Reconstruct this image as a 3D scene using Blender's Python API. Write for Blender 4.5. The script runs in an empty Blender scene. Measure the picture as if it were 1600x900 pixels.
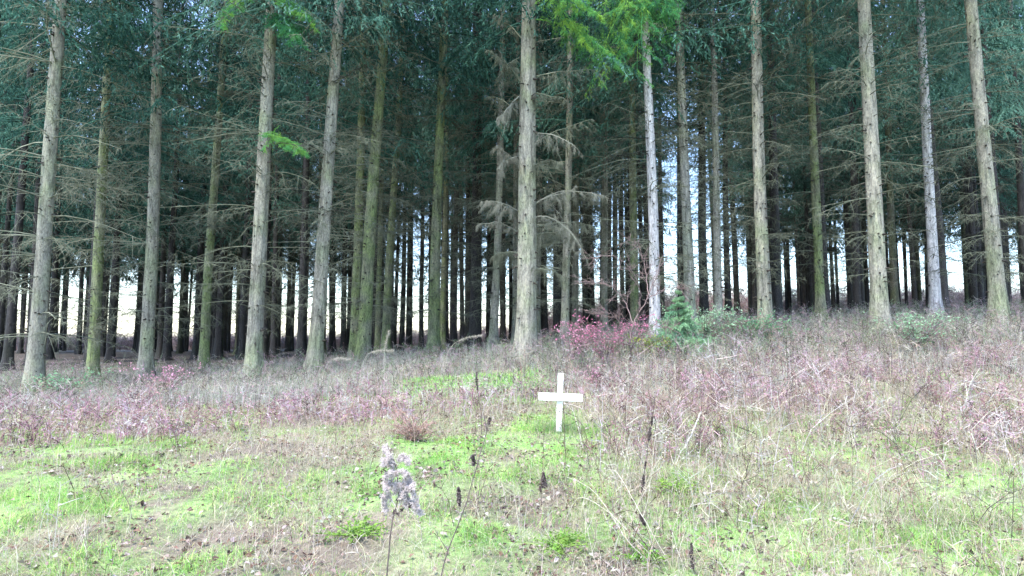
import bpy, math, random
import numpy as np
from mathutils import Vector, Matrix, Quaternion

R = np.random.default_rng(7)
random.seed(7)
C = bpy.data.collections.new("forest_clearing")
bpy.context.scene.collection.children.link(C)

# ------------------------------------------------------------------ camera model (photo pixels 1600x900)
F = 965.0
PITCH = math.radians(4.4)
EYE = 1.6

def at(px, py, d):
    """world point seen at pixel px,py and lying d metres ahead"""
    u = (px - 800.0) / F
    v = (450.0 - py) / F
    fy = math.cos(PITCH) - v * math.sin(PITCH)
    fz = math.sin(PITCH) + v * math.cos(PITCH)
    k = d / fy
    return Vector((u * k, d, EYE + fz * k))

def sstep(a, b, x):
    t = np.clip((x - a) / (b - a), 0, 1)
    return t * t * (3 - 2 * t)

_lat = {}
def vn(x, y, s, seed):
    """value noise 0..1"""
    if seed not in _lat:
        _lat[seed] = np.random.default_rng(seed).random((256, 256))
    L = _lat[seed]
    x = np.asarray(x, float) / s + 1000.5; y = np.asarray(y, float) / s + 1000.5
    xi = np.floor(x).astype(int); yi = np.floor(y).astype(int)
    fx = x - xi; fy = y - yi
    fx = fx * fx * (3 - 2 * fx); fy = fy * fy * (3 - 2 * fy)
    a = L[xi % 256, yi % 256]; b = L[(xi + 1) % 256, yi % 256]
    c = L[xi % 256, (yi + 1) % 256]; d = L[(xi + 1) % 256, (yi + 1) % 256]
    return (a * (1 - fx) + b * fx) * (1 - fy) + (c * (1 - fx) + d * fx) * fy

def H(x, d):
    """height of the ground"""
    x = np.asarray(x, float); d = np.asarray(d, float)
    base = np.where(d < 14, -0.1 + 0.085 * d, 1.09 + 0.16 * sstep(14, 20, d))
    xc = np.tanh(x / 12.0) * 12.0
    z = base + 0.085 * xc * sstep(5, 14, d)
    ang = x / np.maximum(d, 1.0)
    z = z + np.clip(d - 14, 0, 40) * 0.034 * sstep(0.0, 0.26, ang)
    z = z + 0.10 * (vn(x, d, 1.7, 11) - 0.5) * sstep(2, 6, d) + (0.07 * (vn(x, d, 0.55, 12) - 0.5) + 0.04 * (vn(x, d, 0.27, 13) - 0.5)) * (1 - sstep(20, 30, d))
    z = z - sstep(70, 240, d) * 1.2
    return z

# ------------------------------------------------------------------ mesh helpers
class MB:
    def __init__(s): s.v = []; s.f3 = []; s.f4 = []; s.n = 0; s.c = []
    def add(s, v, f4=None, f3=None, col=None):
        v = np.asarray(v, float).reshape(-1, 3)
        if f4 is not None and len(f4): s.f4.append(np.asarray(f4).reshape(-1, 4) + s.n)
        if f3 is not None and len(f3): s.f3.append(np.asarray(f3).reshape(-1, 3) + s.n)
        s.v.append(v); s.n += len(v)
        if col is not None:
            col = np.asarray(col, float)
            if col.ndim == 1: col = np.tile(col, (len(v), 1))
            s.c.append(col)
    def mesh(s, name, mat, smooth=True):
        me = bpy.data.meshes.new(name)
        v = np.concatenate(s.v)
        f4 = np.concatenate(s.f4) if s.f4 else np.zeros((0, 4), int)
        f3 = np.concatenate(s.f3) if s.f3 else np.zeros((0, 3), int)
        me.vertices.add(len(v)); me.vertices.foreach_set("co", v.astype(np.float32).ravel())
        nl = len(f4) * 4 + len(f3) * 3
        me.loops.add(nl); me.loops.foreach_set("vertex_index", np.concatenate([f4.ravel(), f3.ravel()]).astype(np.int32))
        me.polygons.add(len(f4) + len(f3))
        st = np.concatenate([np.arange(len(f4)) * 4, len(f4) * 4 + np.arange(len(f3)) * 3])
        me.polygons.foreach_set("loop_start", st.astype(np.int32))
        me.polygons.foreach_set("use_smooth", np.full(len(f4) + len(f3), smooth))
        if s.c:
            a = me.color_attributes.new("col", "FLOAT_COLOR", "POINT")
            c = np.concatenate(s.c); c = np.hstack([c, np.ones((len(c), 1))])
            a.data.foreach_set("color", c.astype(np.float32).ravel())
        me.update(calc_edges=True)
        if mat: me.materials.append(mat)
        return me
    def build(s, name, mat, parent=None, smooth=True, mat2=None, split=0):
        me = s.mesh(name, mat, smooth)
        if mat2:
            me.materials.append(mat2); me.polygons.foreach_set("material_index", (np.arange(len(me.polygons)) >= split).astype(np.int32))
        o = bpy.data.objects.new(name, me); C.objects.link(o)
        if parent: o.parent = parent
        return o

def tag(o, label=None, cat=None, group=None, kind=None):
    if label: o["label"] = label
    if cat: o["category"] = cat
    if group: o["group"] = group
    if kind: o["kind"] = kind
    return o

def empty(name, loc, label, cat, group=None):
    o = bpy.data.objects.new(name, None); C.objects.link(o)
    o.location = loc; o.empty_display_size = 0.2
    return tag(o, label, cat, group)

def norm(v): return v / np.maximum(np.linalg.norm(v, axis=-1, keepdims=True), 1e-9)

def tubes(mb, P, rad, sides=3, col=None):
    """P (N,K,3), rad (N,K) -> closed-section tubes"""
    N, K, _ = P.shape
    T = np.empty_like(P); T[:, 1:-1] = P[:, 2:] - P[:, :-2]; T[:, 0] = P[:, 1] - P[:, 0]; T[:, -1] = P[:, -1] - P[:, -2]
    T = norm(T)
    ref = np.where(np.abs(T[:, :1, 2:3]) > 0.9, np.array([1., 0, 0]), np.array([0, 0, 1.]))
    U = norm(np.cross(T, np.broadcast_to(ref, T.shape))); W = np.cross(T, U)
    a = np.arange(sides) / sides * 2 * np.pi
    ring = (U[:, :, None] * np.cos(a)[None, None, :, None] + W[:, :, None] * np.sin(a)[None, None, :, None]) * rad[:, :, None, None]
    V = P[:, :, None] + ring
    idx = np.arange(N * K * sides).reshape(N, K, sides)
    q = np.stack([idx[:, :-1], np.roll(idx[:, :-1], -1, 2), np.roll(idx[:, 1:], -1, 2), idx[:, 1:]], -1)
    cc = None if col is None else np.repeat(col, K * sides, 0) if np.ndim(col) == 2 else col
    mb.add(V.reshape(-1, 3), q.reshape(-1, 4), col=cc)

def ribbons(mb, P, wid, side, col=None):
    """flat blades: P (N,K,3), wid (N,K), side (N,3)"""
    N, K, _ = P.shape
    off = side[:, None, :] * wid[:, :, None] * 0.5
    V = np.stack([P - off, P + off], 2)
    idx = np.arange(N * K * 2).reshape(N, K, 2)
    q = np.stack([idx[:, :-1, 0], idx[:, :-1, 1], idx[:, 1:, 1], idx[:, 1:, 0]], -1)
    cc = None if col is None else np.repeat(col, K * 2, 0)
    mb.add(V.reshape(-1, 3), q.reshape(-1, 4), col=cc)

def box(mb, lo, hi, M=None, col=None):
    x0, y0, z0 = lo; x1, y1, z1 = hi
    v = np.array([(x0,y0,z0),(x1,y0,z0),(x1,y1,z0),(x0,y1,z0),(x0,y0,z1),(x1,y0,z1),(x1,y1,z1),(x0,y1,z1)], float)
    mb.add(v, [(0,3,2,1),(4,5,6,7),(0,1,5,4),(1,2,6,5),(2,3,7,6),(3,0,4,7)], col=col)

# ------------------------------------------------------------------ materials
def new_mat(name):
    m = bpy.data.materials.new(name); m.use_nodes = True
    nt = m.node_tree; nt.nodes.clear()
    return m, nt, nt.nodes, nt.links

def node(nt, t, **kw):
    n = nt.nodes.new(t)
    for k, v in kw.items():
        if k.startswith("i_"): n.inputs[k[2:].replace("_", " ")].default_value = v
        else: setattr(n, k, v)
    return n

def ramp(nt, stops, src):
    r = nt.nodes.new("ShaderNodeValToRGB"); e = r.color_ramp.elements
    while len(e) < len(stops): e.new(0.5)
    for i, (p, c) in enumerate(stops): e[i].position = p; e[i].color = (*c, 1)
    nt.links.new(src, r.inputs[0]); return r

def bark(name, dark, light, moss, moss_amt):
    m, nt, N, L = new_mat(name)
    out = node(nt, "ShaderNodeOutputMaterial"); b = node(nt, "ShaderNodeBsdfPrincipled", i_Roughness=0.9)
    tc = node(nt, "ShaderNodeTexCoord")
    oi = node(nt, "ShaderNodeObjectInfo")
    ad = node(nt, "ShaderNodeVectorMath", operation="ADD"); L.new(tc.outputs["Object"], ad.inputs[0])
    sc = node(nt, "ShaderNodeVectorMath", operation="SCALE"); sc.inputs[0].default_value = (37, 11, 5)
    L.new(oi.outputs["Random"], sc.inputs["Scale"]); L.new(sc.outputs[0], ad.inputs[1])
    mp = node(nt, "ShaderNodeMapping"); mp.inputs["Scale"].default_value = (1, 1, 0.45); L.new(ad.outputs[0], mp.inputs[0])
    n1 = node(nt, "ShaderNodeTexNoise", i_Scale=34.0, i_Detail=6.0, i_Roughness=0.6); L.new(mp.outputs[0], n1.inputs[0])
    vo = node(nt, "ShaderNodeTexVoronoi", i_Scale=55.0); L.new(mp.outputs[0], vo.inputs[0])
    mx = node(nt, "ShaderNodeMath", operation="MULTIPLY_ADD", ); L.new(vo.outputs["Distance"], mx.inputs[0]); mx.inputs[1].default_value = -0.25; L.new(n1.outputs[0], mx.inputs[2])
    ad2 = node(nt, "ShaderNodeMath", operation="ADD"); L.new(mx.outputs[0], ad2.inputs[0]); ad2.inputs[1].default_value = 0.1
    r1 = ramp(nt, [(0.30, dark), (0.62, light)], ad2.outputs[0])
    n2 = node(nt, "ShaderNodeTexNoise", i_Scale=1.6, i_Detail=4.0); L.new(ad.outputs[0], n2.inputs[0])
    r2 = ramp(nt, [(0.5 - moss_amt, (0, 0, 0)), (0.72 - moss_amt, (1, 1, 1))], n2.outputs[0])
    mm = node(nt, "ShaderNodeMix", data_type="RGBA"); L.new(r2.outputs[0], mm.inputs[0]); L.new(r1.outputs[0], mm.inputs[6])
    mo = node(nt, "ShaderNodeMix", data_type="RGBA", blend_type="MULTIPLY"); mo.inputs[0].default_value = 1.0
    L.new(r1.outputs[0], mo.inputs[6]); mo.inputs[7].default_value = (*moss, 1)
    L.new(mo.outputs[2], mm.inputs[7])
    mp3 = node(nt, "ShaderNodeMapping"); mp3.inputs["Scale"].default_value = (1, 1, 0.16); L.new(ad.outputs[0], mp3.inputs[0])
    n3 = node(nt, "ShaderNodeTexNoise", i_Scale=13.0, i_Detail=5.0, i_Roughness=0.7); L.new(mp3.outputs[0], n3.inputs[0])
    r3 = ramp(nt, [(0.34, (.42, .42, .40)), (0.48, (.92, .93, .92)), (0.66, (1.35, 1.33, 1.26))], n3.outputs[0])
    m3 = node(nt, "ShaderNodeMix", data_type="RGBA", blend_type="MULTIPLY"); m3.inputs[0].default_value = 1.0
    L.new(mm.outputs[2], m3.inputs[6]); L.new(r3.outputs[0], m3.inputs[7]); L.new(m3.outputs[2], b.inputs["Base Color"])
    bp = node(nt, "ShaderNodeBump", i_Strength=0.7, i_Distance=0.02); L.new(ad2.outputs[0], bp.inputs["Height"]); L.new(bp.outputs[0], b.inputs["Normal"])
    L.new(b.outputs[0], out.inputs[0]); return m

BARK_GREY = bark("bark_pale_grey", (0.155, 0.145, 0.118), (0.30, 0.285, 0.235), (0.80, 0.92, 0.70), 0.05)
BARK_GREEN = bark("bark_algae_green", (0.10, 0.105, 0.072), (0.23, 0.23, 0.155), (0.80, 1.0, 0.60), 0.15)
BARK_WHITE = bark("bark_silver", (0.36, 0.335, 0.335), (0.60, 0.575, 0.58), (0.95, 0.97, 0.95), 0.0)
BARK_SHADE = bark("bark_green_shaded", (0.035, 0.033, 0.026), (0.08, 0.077, 0.058), (0.80, 1.0, 0.60), 0.15)  # darkened copy of the green bark: deep-wood shade put into its colour
BARK_PALE = bark("bark_light_grey", (0.20, 0.19, 0.165), (0.38, 0.365, 0.325), (0.85, 0.95, 0.78), 0.05)
SCAR = bark("bark_scars", (0.02, 0.017, 0.014), (0.07, 0.06, 0.05), (0.9, 1, 0.8), 0.0)
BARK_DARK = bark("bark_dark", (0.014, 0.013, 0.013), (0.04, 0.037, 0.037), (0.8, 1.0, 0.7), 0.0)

def leafy(name, stops, trans=0.25, scale=3.0, rough=0.75):
    """object-space noise + per object variation drives the ramp"""
    m, nt, N, L = new_mat(name)
    out = node(nt, "ShaderNodeOutputMaterial")
    tc = node(nt, "ShaderNodeTexCoord"); oi = node(nt, "ShaderNodeObjectInfo")
    n1 = node(nt, "ShaderNodeTexNoise", i_Scale=scale, i_Detail=3.0); L.new(tc.outputs["Object"], n1.inputs[0])
    a = node(nt, "ShaderNodeMath", operation="MULTIPLY_ADD"); L.new(oi.outputs["Random"], a.inputs[0]); a.inputs[1].default_value = 0.3
    s = node(nt, "ShaderNodeMath", operation="SUBTRACT"); L.new(n1.outputs[0], s.inputs[0]); s.inputs[1].default_value = 0.15
    L.new(s.outputs[0], a.inputs[2])
    r = ramp(nt, stops, a.outputs[0])
    d = node(nt, "ShaderNodeBsdfDiffuse"); t = node(nt, "ShaderNodeBsdfTranslucent"); mx = node(nt, "ShaderNodeMixShader"); mx.inputs[0].default_value = trans
    L.new(r.outputs[0], d.inputs[0]); L.new(r.outputs[0], t.inputs[0]); L.new(d.outputs[0], mx.inputs[1]); L.new(t.outputs[0], mx.inputs[2])
    L.new(mx.outputs[0], out.inputs[0]); return m

NEEDLE = leafy("spruce_needles", [(0.25, (0.024, 0.062, 0.050)), (0.5, (0.064, 0.155, 0.115)), (0.75, (0.15, 0.28, 0.21))])
NEEDLE_BRIGHT = leafy("spruce_needles_fresh", [(0.3, (0.06, 0.22, 0.10)), (0.5, (0.13, 0.38, 0.13)), (0.75, (0.30, 0.52, 0.10))], 0.4)
TWIG = leafy("dead_twigs_shaded", [(0.3, (0.025, 0.027, 0.022)), (0.55, (0.045, 0.048, 0.038)), (0.8, (0.10, 0.10, 0.08))], 0.0)  # the wood's inner shade is painted into these twigs, darker than the edge copy
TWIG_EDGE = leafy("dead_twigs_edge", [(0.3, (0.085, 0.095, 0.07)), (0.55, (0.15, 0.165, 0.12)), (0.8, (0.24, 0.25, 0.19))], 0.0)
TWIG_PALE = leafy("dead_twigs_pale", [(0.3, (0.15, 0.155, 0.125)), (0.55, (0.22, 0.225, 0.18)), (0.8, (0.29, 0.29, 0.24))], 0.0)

def vcol(name, trans=0.25, gain=1.0):
    m, nt, N, L = new_mat(name)
    out = node(nt, "ShaderNodeOutputMaterial"); at_ = node(nt, "ShaderNodeAttribute", attribute_name="col")
    tc = node(nt, "ShaderNodeTexCoord"); n1 = node(nt, "ShaderNodeTexNoise", i_Scale=40.0, i_Detail=2.0); L.new(tc.outputs["Object"], n1.inputs[0])
    r = ramp(nt, [(0.3, (0.75 * gain,) * 3), (0.7, (1.2 * gain,) * 3)], n1.outputs[0])
    mu = node(nt, "ShaderNodeMix", data_type="RGBA", blend_type="MULTIPLY"); mu.inputs[0].default_value = 1
    L.new(at_.outputs["Color"], mu.inputs[6]); L.new(r.outputs[0], mu.inputs[7])
    d = node(nt, "ShaderNodeBsdfDiffuse"); t = node(nt, "ShaderNodeBsdfTranslucent"); mx = node(nt, "ShaderNodeMixShader"); mx.inputs[0].default_value = trans
    L.new(mu.outputs[2], d.inputs[0]); L.new(mu.outputs[2], t.inputs[0]); L.new(d.outputs[0], mx.inputs[1]); L.new(t.outputs[0], mx.inputs[2])
    L.new(mx.outputs[0], out.inputs[0]); return m
VEG = vcol("meadow_plants", 0.3)
STALK = vcol("dry_stalks", 0.0)

def ground_mat():
    m, nt, N, L = new_mat("moss_and_litter")
    out = node(nt, "ShaderNodeOutputMaterial"); b = node(nt, "ShaderNodeBsdfPrincipled", i_Roughness=0.95)
    at_ = node(nt, "ShaderNodeAttribute", attribute_name="col"); g = node(nt, "ShaderNodeNewGeometry")
    n1 = node(nt, "ShaderNodeTexNoise", i_Scale=14.0, i_Detail=6.0, i_Roughness=0.7); L.new(g.outputs["Position"], n1.inputs[0])
    r = ramp(nt, [(0.3, (0.45, 0.42, 0.42)), (0.7, (1.35, 1.35, 1.3))], n1.outputs[0])
    mu = node(nt, "ShaderNodeMix", data_type="RGBA", blend_type="MULTIPLY"); mu.inputs[0].default_value = 1
    L.new(at_.outputs["Color"], mu.inputs[6]); L.new(r.outputs[0], mu.inputs[7]); L.new(mu.outputs[2], b.inputs["Base Color"])
    bp = node(nt, "ShaderNodeBump", i_Strength=0.8, i_Distance=0.05); L.new(n1.outputs[0], bp.inputs["Height"]); L.new(bp.outputs[0], b.inputs["Normal"])
    L.new(b.outputs[0], out.inputs[0]); return m
GROUND = ground_mat()

def paint_mat(grain):
    m, nt, N, L = new_mat("white_painted_wood")
    out = node(nt, "ShaderNodeOutputMaterial"); b = node(nt, "ShaderNodeBsdfPrincipled", i_Roughness=0.6)
    tc = node(nt, "ShaderNodeTexCoord"); mp = node(nt, "ShaderNodeMapping"); mp.inputs["Scale"].default_value = grain
    L.new(tc.outputs["Object"], mp.inputs[0]); n1 = node(nt, "ShaderNodeTexNoise", i_Scale=9.0, i_Detail=6.0, i_Roughness=0.7); L.new(mp.outputs[0], n1.inputs[0])
    r = ramp(nt, [(0.30, (0.34, 0.315, 0.25)), (0.42, (0.64, 0.63, 0.56)), (0.60, (0.76, 0.755, 0.70))], n1.outputs[0]); L.new(r.outputs[0], b.inputs["Base Color"])
    bp = node(nt, "ShaderNodeBump", i_Strength=0.4, i_Distance=0.004); L.new(n1.outputs[0], bp.inputs["Height"]); L.new(bp.outputs[0], b.inputs["Normal"])
    L.new(b.outputs[0], out.inputs[0]); return m
PAINT = paint_mat((7, 7, .6)); PAINT_BAR = paint_mat((.6, 7, 7))

def plain(name, col, rough=0.8):
    m, nt, N, L = new_mat(name)
    out = node(nt, "ShaderNodeOutputMaterial"); b = node(nt, "ShaderNodeBsdfPrincipled", i_Roughness=rough)
    tc = node(nt, "ShaderNodeTexCoord"); n1 = node(nt, "ShaderNodeTexNoise", i_Scale=60.0, i_Detail=3.0); L.new(tc.outputs["Object"], n1.inputs[0])
    r = ramp(nt, [(0.3, tuple(c * 0.6 for c in col)), (0.7, tuple(min(1, c * 1.3) for c in col))], n1.outputs[0]); L.new(r.outputs[0], b.inputs["Base Color"])
    L.new(b.outputs[0], out.inputs[0]); return m
STEM_DARK = plain("dark_dead_stem", (0.11, 0.08, 0.075))
FLUFF = plain("seed_fluff", (0.58, 0.49, 0.47))
RUST = plain("rusty_screw", (0.12, 0.08, 0.05), 0.5)

# ------------------------------------------------------------------ where things grow (weights on the ground)
def zones(x, d):
    a = x / np.maximum(d, 1)
    n = vn(x, d, 1.1, 21); n2 = vn(x, d, 0.45, 22); n3 = vn(x, d, 2.6, 23)
    dn = d + (n - 0.5) * 1.6
    left = sstep(6.6, 7.4, dn) * (1 - sstep(8.9, 9.7, dn)) * (1 - sstep(-0.22, -0.10, a + (n2 - .5) * .16))
    mid = sstep(8.0, 8.5, dn) * (1 - sstep(9.0, 9.6, dn)) * sstep(-0.2, -0.1, a) * (1 - sstep(0.06, 0.14, a)) * 0.5
    right = sstep(5.8, 7.6, dn + np.clip(a - .2, 0, .3) * 3) * (1 - sstep(10.2, 11.4, dn)) * sstep(0.07, 0.17, a + (n2 - .5) * .08)
    pink = np.clip(left + mid + right, 0, 1) * (.3 + .7 * sstep(.3, .6, n2 * .6 + n * .4))
    grey = sstep(8.9, 9.8, dn) * (1 - sstep(17, 21, dn))
    strip = sstep(9.4, 9.8, dn) * (1 - sstep(11.6, 12.4, dn)) * sstep(-0.20, -0.13, a) * (1 - sstep(0.02, 0.08, a))
    grey = grey * (1 - strip)
    green = np.clip((1 - sstep(7.0, 8.6, dn)) * sstep(.22, .62, n3 * .3 + n2 * .4 + n * .3), 0, 1) + strip + 0.4 * (1 - pink) * (1 - grey) * sstep(7, 9, d) * (1 - sstep(13, 15, d))
    green = np.clip(green, 0, 1)
    return pink, grey, green, strip

# ------------------------------------------------------------------ ground
def make_ground():
    mb = MB()
    ys = np.concatenate([np.linspace(-30, 2, 12), np.linspace(2.2, 22, 190), np.linspace(22.6, 70, 80), np.geomspace(72, 900, 26)])
    t = np.linspace(-1, 1, 241); xs = np.sign(t) * (np.abs(t) * 18 + np.abs(t) ** 7 * 900)
    X, Y = np.meshgrid(xs, ys)
    Z = H(X, Y)
    V = np.stack([X, Y, Z], -1).reshape(-1, 3)
    ny, nx = X.shape; idx = np.arange(ny * nx).reshape(ny, nx)
    q = np.stack([idx[:-1, :-1], idx[:-1, 1:], idx[1:, 1:], idx[1:, :-1]], -1).reshape(-1, 4)
    pk, gy, gn, st = zones(V[:, 0], V[:, 1])
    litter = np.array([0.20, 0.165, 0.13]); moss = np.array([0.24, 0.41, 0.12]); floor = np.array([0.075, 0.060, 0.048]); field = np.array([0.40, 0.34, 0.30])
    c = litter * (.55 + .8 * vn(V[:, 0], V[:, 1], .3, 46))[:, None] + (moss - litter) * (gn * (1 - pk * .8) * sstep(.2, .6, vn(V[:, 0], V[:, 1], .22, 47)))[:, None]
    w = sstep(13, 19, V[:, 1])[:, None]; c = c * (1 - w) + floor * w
    w = sstep(50, 58, V[:, 1])[:, None]; c = c * (1 - w) + field * w
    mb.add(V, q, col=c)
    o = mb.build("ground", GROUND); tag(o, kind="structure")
make_ground()

# ------------------------------------------------------------------ spruce parts
def trunk_mesh(r0, height, seed, stub_n=110, vis=12.0, bend=0.0, sides=14):
    g = np.random.default_rng(seed); mb = MB()
    zs = np.concatenate([[-0.5, 0.0, 0.08, 0.2, 0.4, 0.7], np.linspace(1.1, vis, 26), np.linspace(vis + 1, height, 8)])
    r = r0 * np.clip(1 - zs / height, 0.02, 1) ** 0.85 * (1 + 0.75 * np.exp(-np.clip(zs, 0, 9) / 0.30))
    a = np.arange(sides) / sides * 2 * np.pi
    w = bend * np.sin(zs / 3.1 + g.random() * 6) * np.clip(zs / 3, 0, 1)
    ph = g.random(4) * 6.28
    lob = 1 + (0.05 + 0.24 * np.exp(-np.clip(zs, 0, 9)[:, None] / 0.35)) * np.sin(5 * a[None] + ph[0]) * .8 + 0.035 * np.sin(3 * a[None] + zs[:, None] * .9 + ph[1]) + g.normal(0, 0.018, (len(zs), sides))
    X = np.cos(a)[None] * r[:, None] * lob + w[:, None]; Y = np.sin(a)[None] * r[:, None] * lob; Z = np.repeat(zs[:, None], sides, 1)
    V = np.stack([X, Y, Z], -1).reshape(-1, 3)
    idx = np.arange(len(zs) * sides).reshape(len(zs), sides)
    q = np.stack([idx[:-1], np.roll(idx[:-1], -1, 1), np.roll(idx[1:], -1, 1), idx[1:]], -1).reshape(-1, 4)
    mb.add(V, q); mb.nbark = len(q)
    # snapped branch stubs
    z = g.uniform(0.8, vis, stub_n); az = g.random(stub_n) * 6.28; rr = np.interp(z, zs, r); ww = np.interp(z, zs, w)
    ln = g.uniform(0.02, 0.12, stub_n) * (0.7 + r0 * 1.5)
    d = np.stack([np.cos(az), np.sin(az), g.uniform(-.5, .2, stub_n)], -1)
    p0 = np.stack([np.cos(az) * rr * .9 + ww, np.sin(az) * rr * .9, z], -1)
    P = np.stack([p0, p0 + d * (rr * .1 + ln)[:, None]], 1)
    rs = g.uniform(.006, .017, stub_n); tubes(mb, P, np.stack([rs * 1.7, rs * .8], 1), 4)
    # flat dark scars where boughs dropped off
    m = stub_n; z = g.uniform(0.4, vis, m); az = g.random(m) * 6.28; rr = np.interp(z, zs, r) * (1 + .02); ww = np.interp(z, zs, w)
    c = np.stack([np.cos(az) * rr + ww, np.sin(az) * rr, z], -1); o_ = np.stack([np.cos(az), np.sin(az), np.zeros(m)], -1); t_ = np.stack([-np.sin(az), np.cos(az), np.zeros(m)], -1)
    sw = g.uniform(.008, .024, m)[:, None]; sh = g.uniform(.006, .02, m)[:, None]; up = np.array([0, 0, 1.])
    V = np.stack([c - t_ * sw - o_ * .012, c - up * sh + o_ * .004, c + t_ * sw - o_ * .012, c + up * sh + o_ * .004], 1).reshape(-1, 3)
    mb.add(V, np.arange(m)[:, None] * 4 + np.array([0, 1, 2, 3]))
    return mb

def boughs(g, zlo, zhi, n, lmax, lmin, tcount, rise, droop, curl, whorl=.42):
    """limb paths and side twigs in tree space"""
    z = np.sort(g.uniform(zlo, zhi, n)); z = np.round(z / whorl) * whorl + g.normal(0, .12 * whorl, n)
    t = np.clip((z - zlo) / (zhi - zlo), 0, 1)
    L = (lmax * (1 - t) + lmin * t) * g.uniform(.6, 1.15, n)
    az = g.random(n) * 6.28
    K = 6; s = np.linspace(0, 1, K)
    az2 = az[:, None] + g.normal(0, .12, n)[:, None] * s[None] * 2
    rad = L[:, None] * s[None]
    up = (rise + g.normal(0, .1, n))[:, None] * s[None] - (droop * g.uniform(.6, 1.4, n))[:, None] * s[None] ** 2 + curl * s[None] ** 3
    P = np.stack([np.cos(az2) * rad, np.sin(az2) * rad, z[:, None] + up * L[:, None]], -1)
    # twigs
    T = tcount; st = (np.arange(T) + .5) / T * .88 + .12
    st = np.clip(st[None] + g.normal(0, .02, (n, T)), .08, .99)
    fi = st * (K - 1); i0 = np.clip(fi.astype(int), 0, K - 2); f = (fi - i0)[..., None]
    ar = np.arange(n)[:, None]
    base = P[ar, i0] * (1 - f) + P[ar, i0 + 1] * f
    tan = norm(P[ar, i0 + 1] - P[ar, i0])
    sd = np.where(np.arange(T) % 2 == 0, 1., -1.)[None, :, None]
    lat = norm(np.cross(tan, [0, 0, 1.])) * sd
    return P, L, base, tan, lat, st

def live_crown(seed, zlo, zhi, n, lmax, T=16, q=20, size=0.10, whorl=.42):
    g = np.random.default_rng(seed); mb = MB()
    P, L, base, tan, lat, st = boughs(g, zlo, zhi, n, lmax, .35 if whorl > .3 else .06, T, .05 if whorl > .3 else .35, .55, .28, whorl)
    tubes(mb, P, L[:, None] * .009 * np.linspace(1, .25, 6)[None], 3)
    N, TT, _ = base.shape
    ln = (L[:, None] * .38 * (1.05 - st * .6) * g.uniform(.6, 1.3, (N, TT)))[..., None]
    dr = norm(lat * .8 + tan * .55 + np.array([0, 0, -.45]) + g.normal(0, .15, base.shape))
    k = np.linspace(0, 1, 4)
    TP = base[:, :, None] + dr[:, :, None] * ln[:, :, None] * k[None, None, :, None] + np.array([0, 0, -1.]) * (ln[:, :, None] * .45 * (k ** 2)[None, None, :, None])
    # needle sprays: small faces along each twig
    u = g.random((N, TT, q)); j = np.clip((u * 3).astype(int), 0, 2); f = (u * 3 - j)[..., None]
    a0 = np.arange(N)[:, None, None]; a1 = np.arange(TT)[None, :, None]
    pos = TP[a0, a1, j] * (1 - f) + TP[a0, a1, j + 1] * f
    d2 = norm(TP[a0, a1, j + 1] - TP[a0, a1, j] + g.normal(0, .35 * 0.1, pos.shape))
    d3 = norm(d2 + g.normal(0, .55, pos.shape) + np.array([0, 0, -.35]))
    sz = size * g.uniform(.5, 1.25, (N, TT, q))[..., None]
    wv = norm(np.cross(d3, g.normal(0, 1, pos.shape))) * size * .13
    A = pos - d3 * sz * .1; B = pos + d3 * sz
    V = np.stack([A - wv * .6, A + wv * .6, pos + d3 * sz * .5 + wv, B + wv * .15, B - wv * .15, pos + d3 * sz * .5 - wv], -2).reshape(-1, 3)
    i = np.arange(len(V) // 6)[:, None] * 6
    mb.add(V, np.concatenate([i + np.array([0, 1, 2, 5]), i + np.array([5, 2, 3, 4])]))
    return mb

def dead_boughs(seed, zlo, zhi, n, lmax, T=9, sub=3, thick=1.0):
    g = np.random.default_rng(seed); mb = MB()
    P, L, base, tan, lat, st = boughs(g, zlo, zhi, n, lmax * .75, lmax, T, .12, .42, .2)
    keep = g.random(n) < .8
    tubes(mb, P[keep], (L[:, None] * .0045 * thick * np.linspace(1.6, .4, 6)[None])[keep], 3)
    base, tan, lat, st, L = base[keep], tan[keep], lat[keep], st[keep], L[keep]
    N, TT, _ = base.shape
    m = g.random((N, TT)) < .8
    ln = (L[:, None] * .34 * (1.05 - st * .6) * g.uniform(.4, 1.3, (N, TT)))
    dr = norm(lat * .8 + tan * .6 + np.array([0, 0, -.25]) + g.normal(0, .25, base.shape))
    k = np.linspace(0, 1, 4)
    TP = base[:, :, None] + dr[:, :, None] * ln[:, :, None, None] * k[None, None, :, None] + np.array([0, 0, -1.]) * (ln[:, :, None, None] * .35 * (k ** 2)[None, None, :, None])
    TP = TP[m]; ln = ln[m]
    tubes(mb, TP, np.full((len(TP), 4), .0035 * thick) * np.array([1.3, 1.1, .8, .5]), 3)
    if sub:
        b = np.repeat(TP, sub, 0); fr = g.random(len(b)) * .8 + .1; jj = np.clip((fr * 3).astype(int), 0, 2); ff = (fr * 3 - jj)[:, None]
        aa = np.arange(len(b)); p0 = b[aa, jj] * (1 - ff) + b[aa, jj + 1] * ff
        l2 = np.repeat(ln, sub) * g.uniform(.25, .6, len(b))
        d = norm(g.normal(0, .8, p0.shape) + np.array([0, 0, -.75])) * l2[:, None]
        SP = np.stack([p0, p0 + d * .5 + np.array([0, 0, .02]), p0 + d], 1)
        tubes(mb, SP, np.full((len(SP), 3), .0026 * thick) * np.array([1.1, 1, .6]), 3)
    return mb

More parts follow.
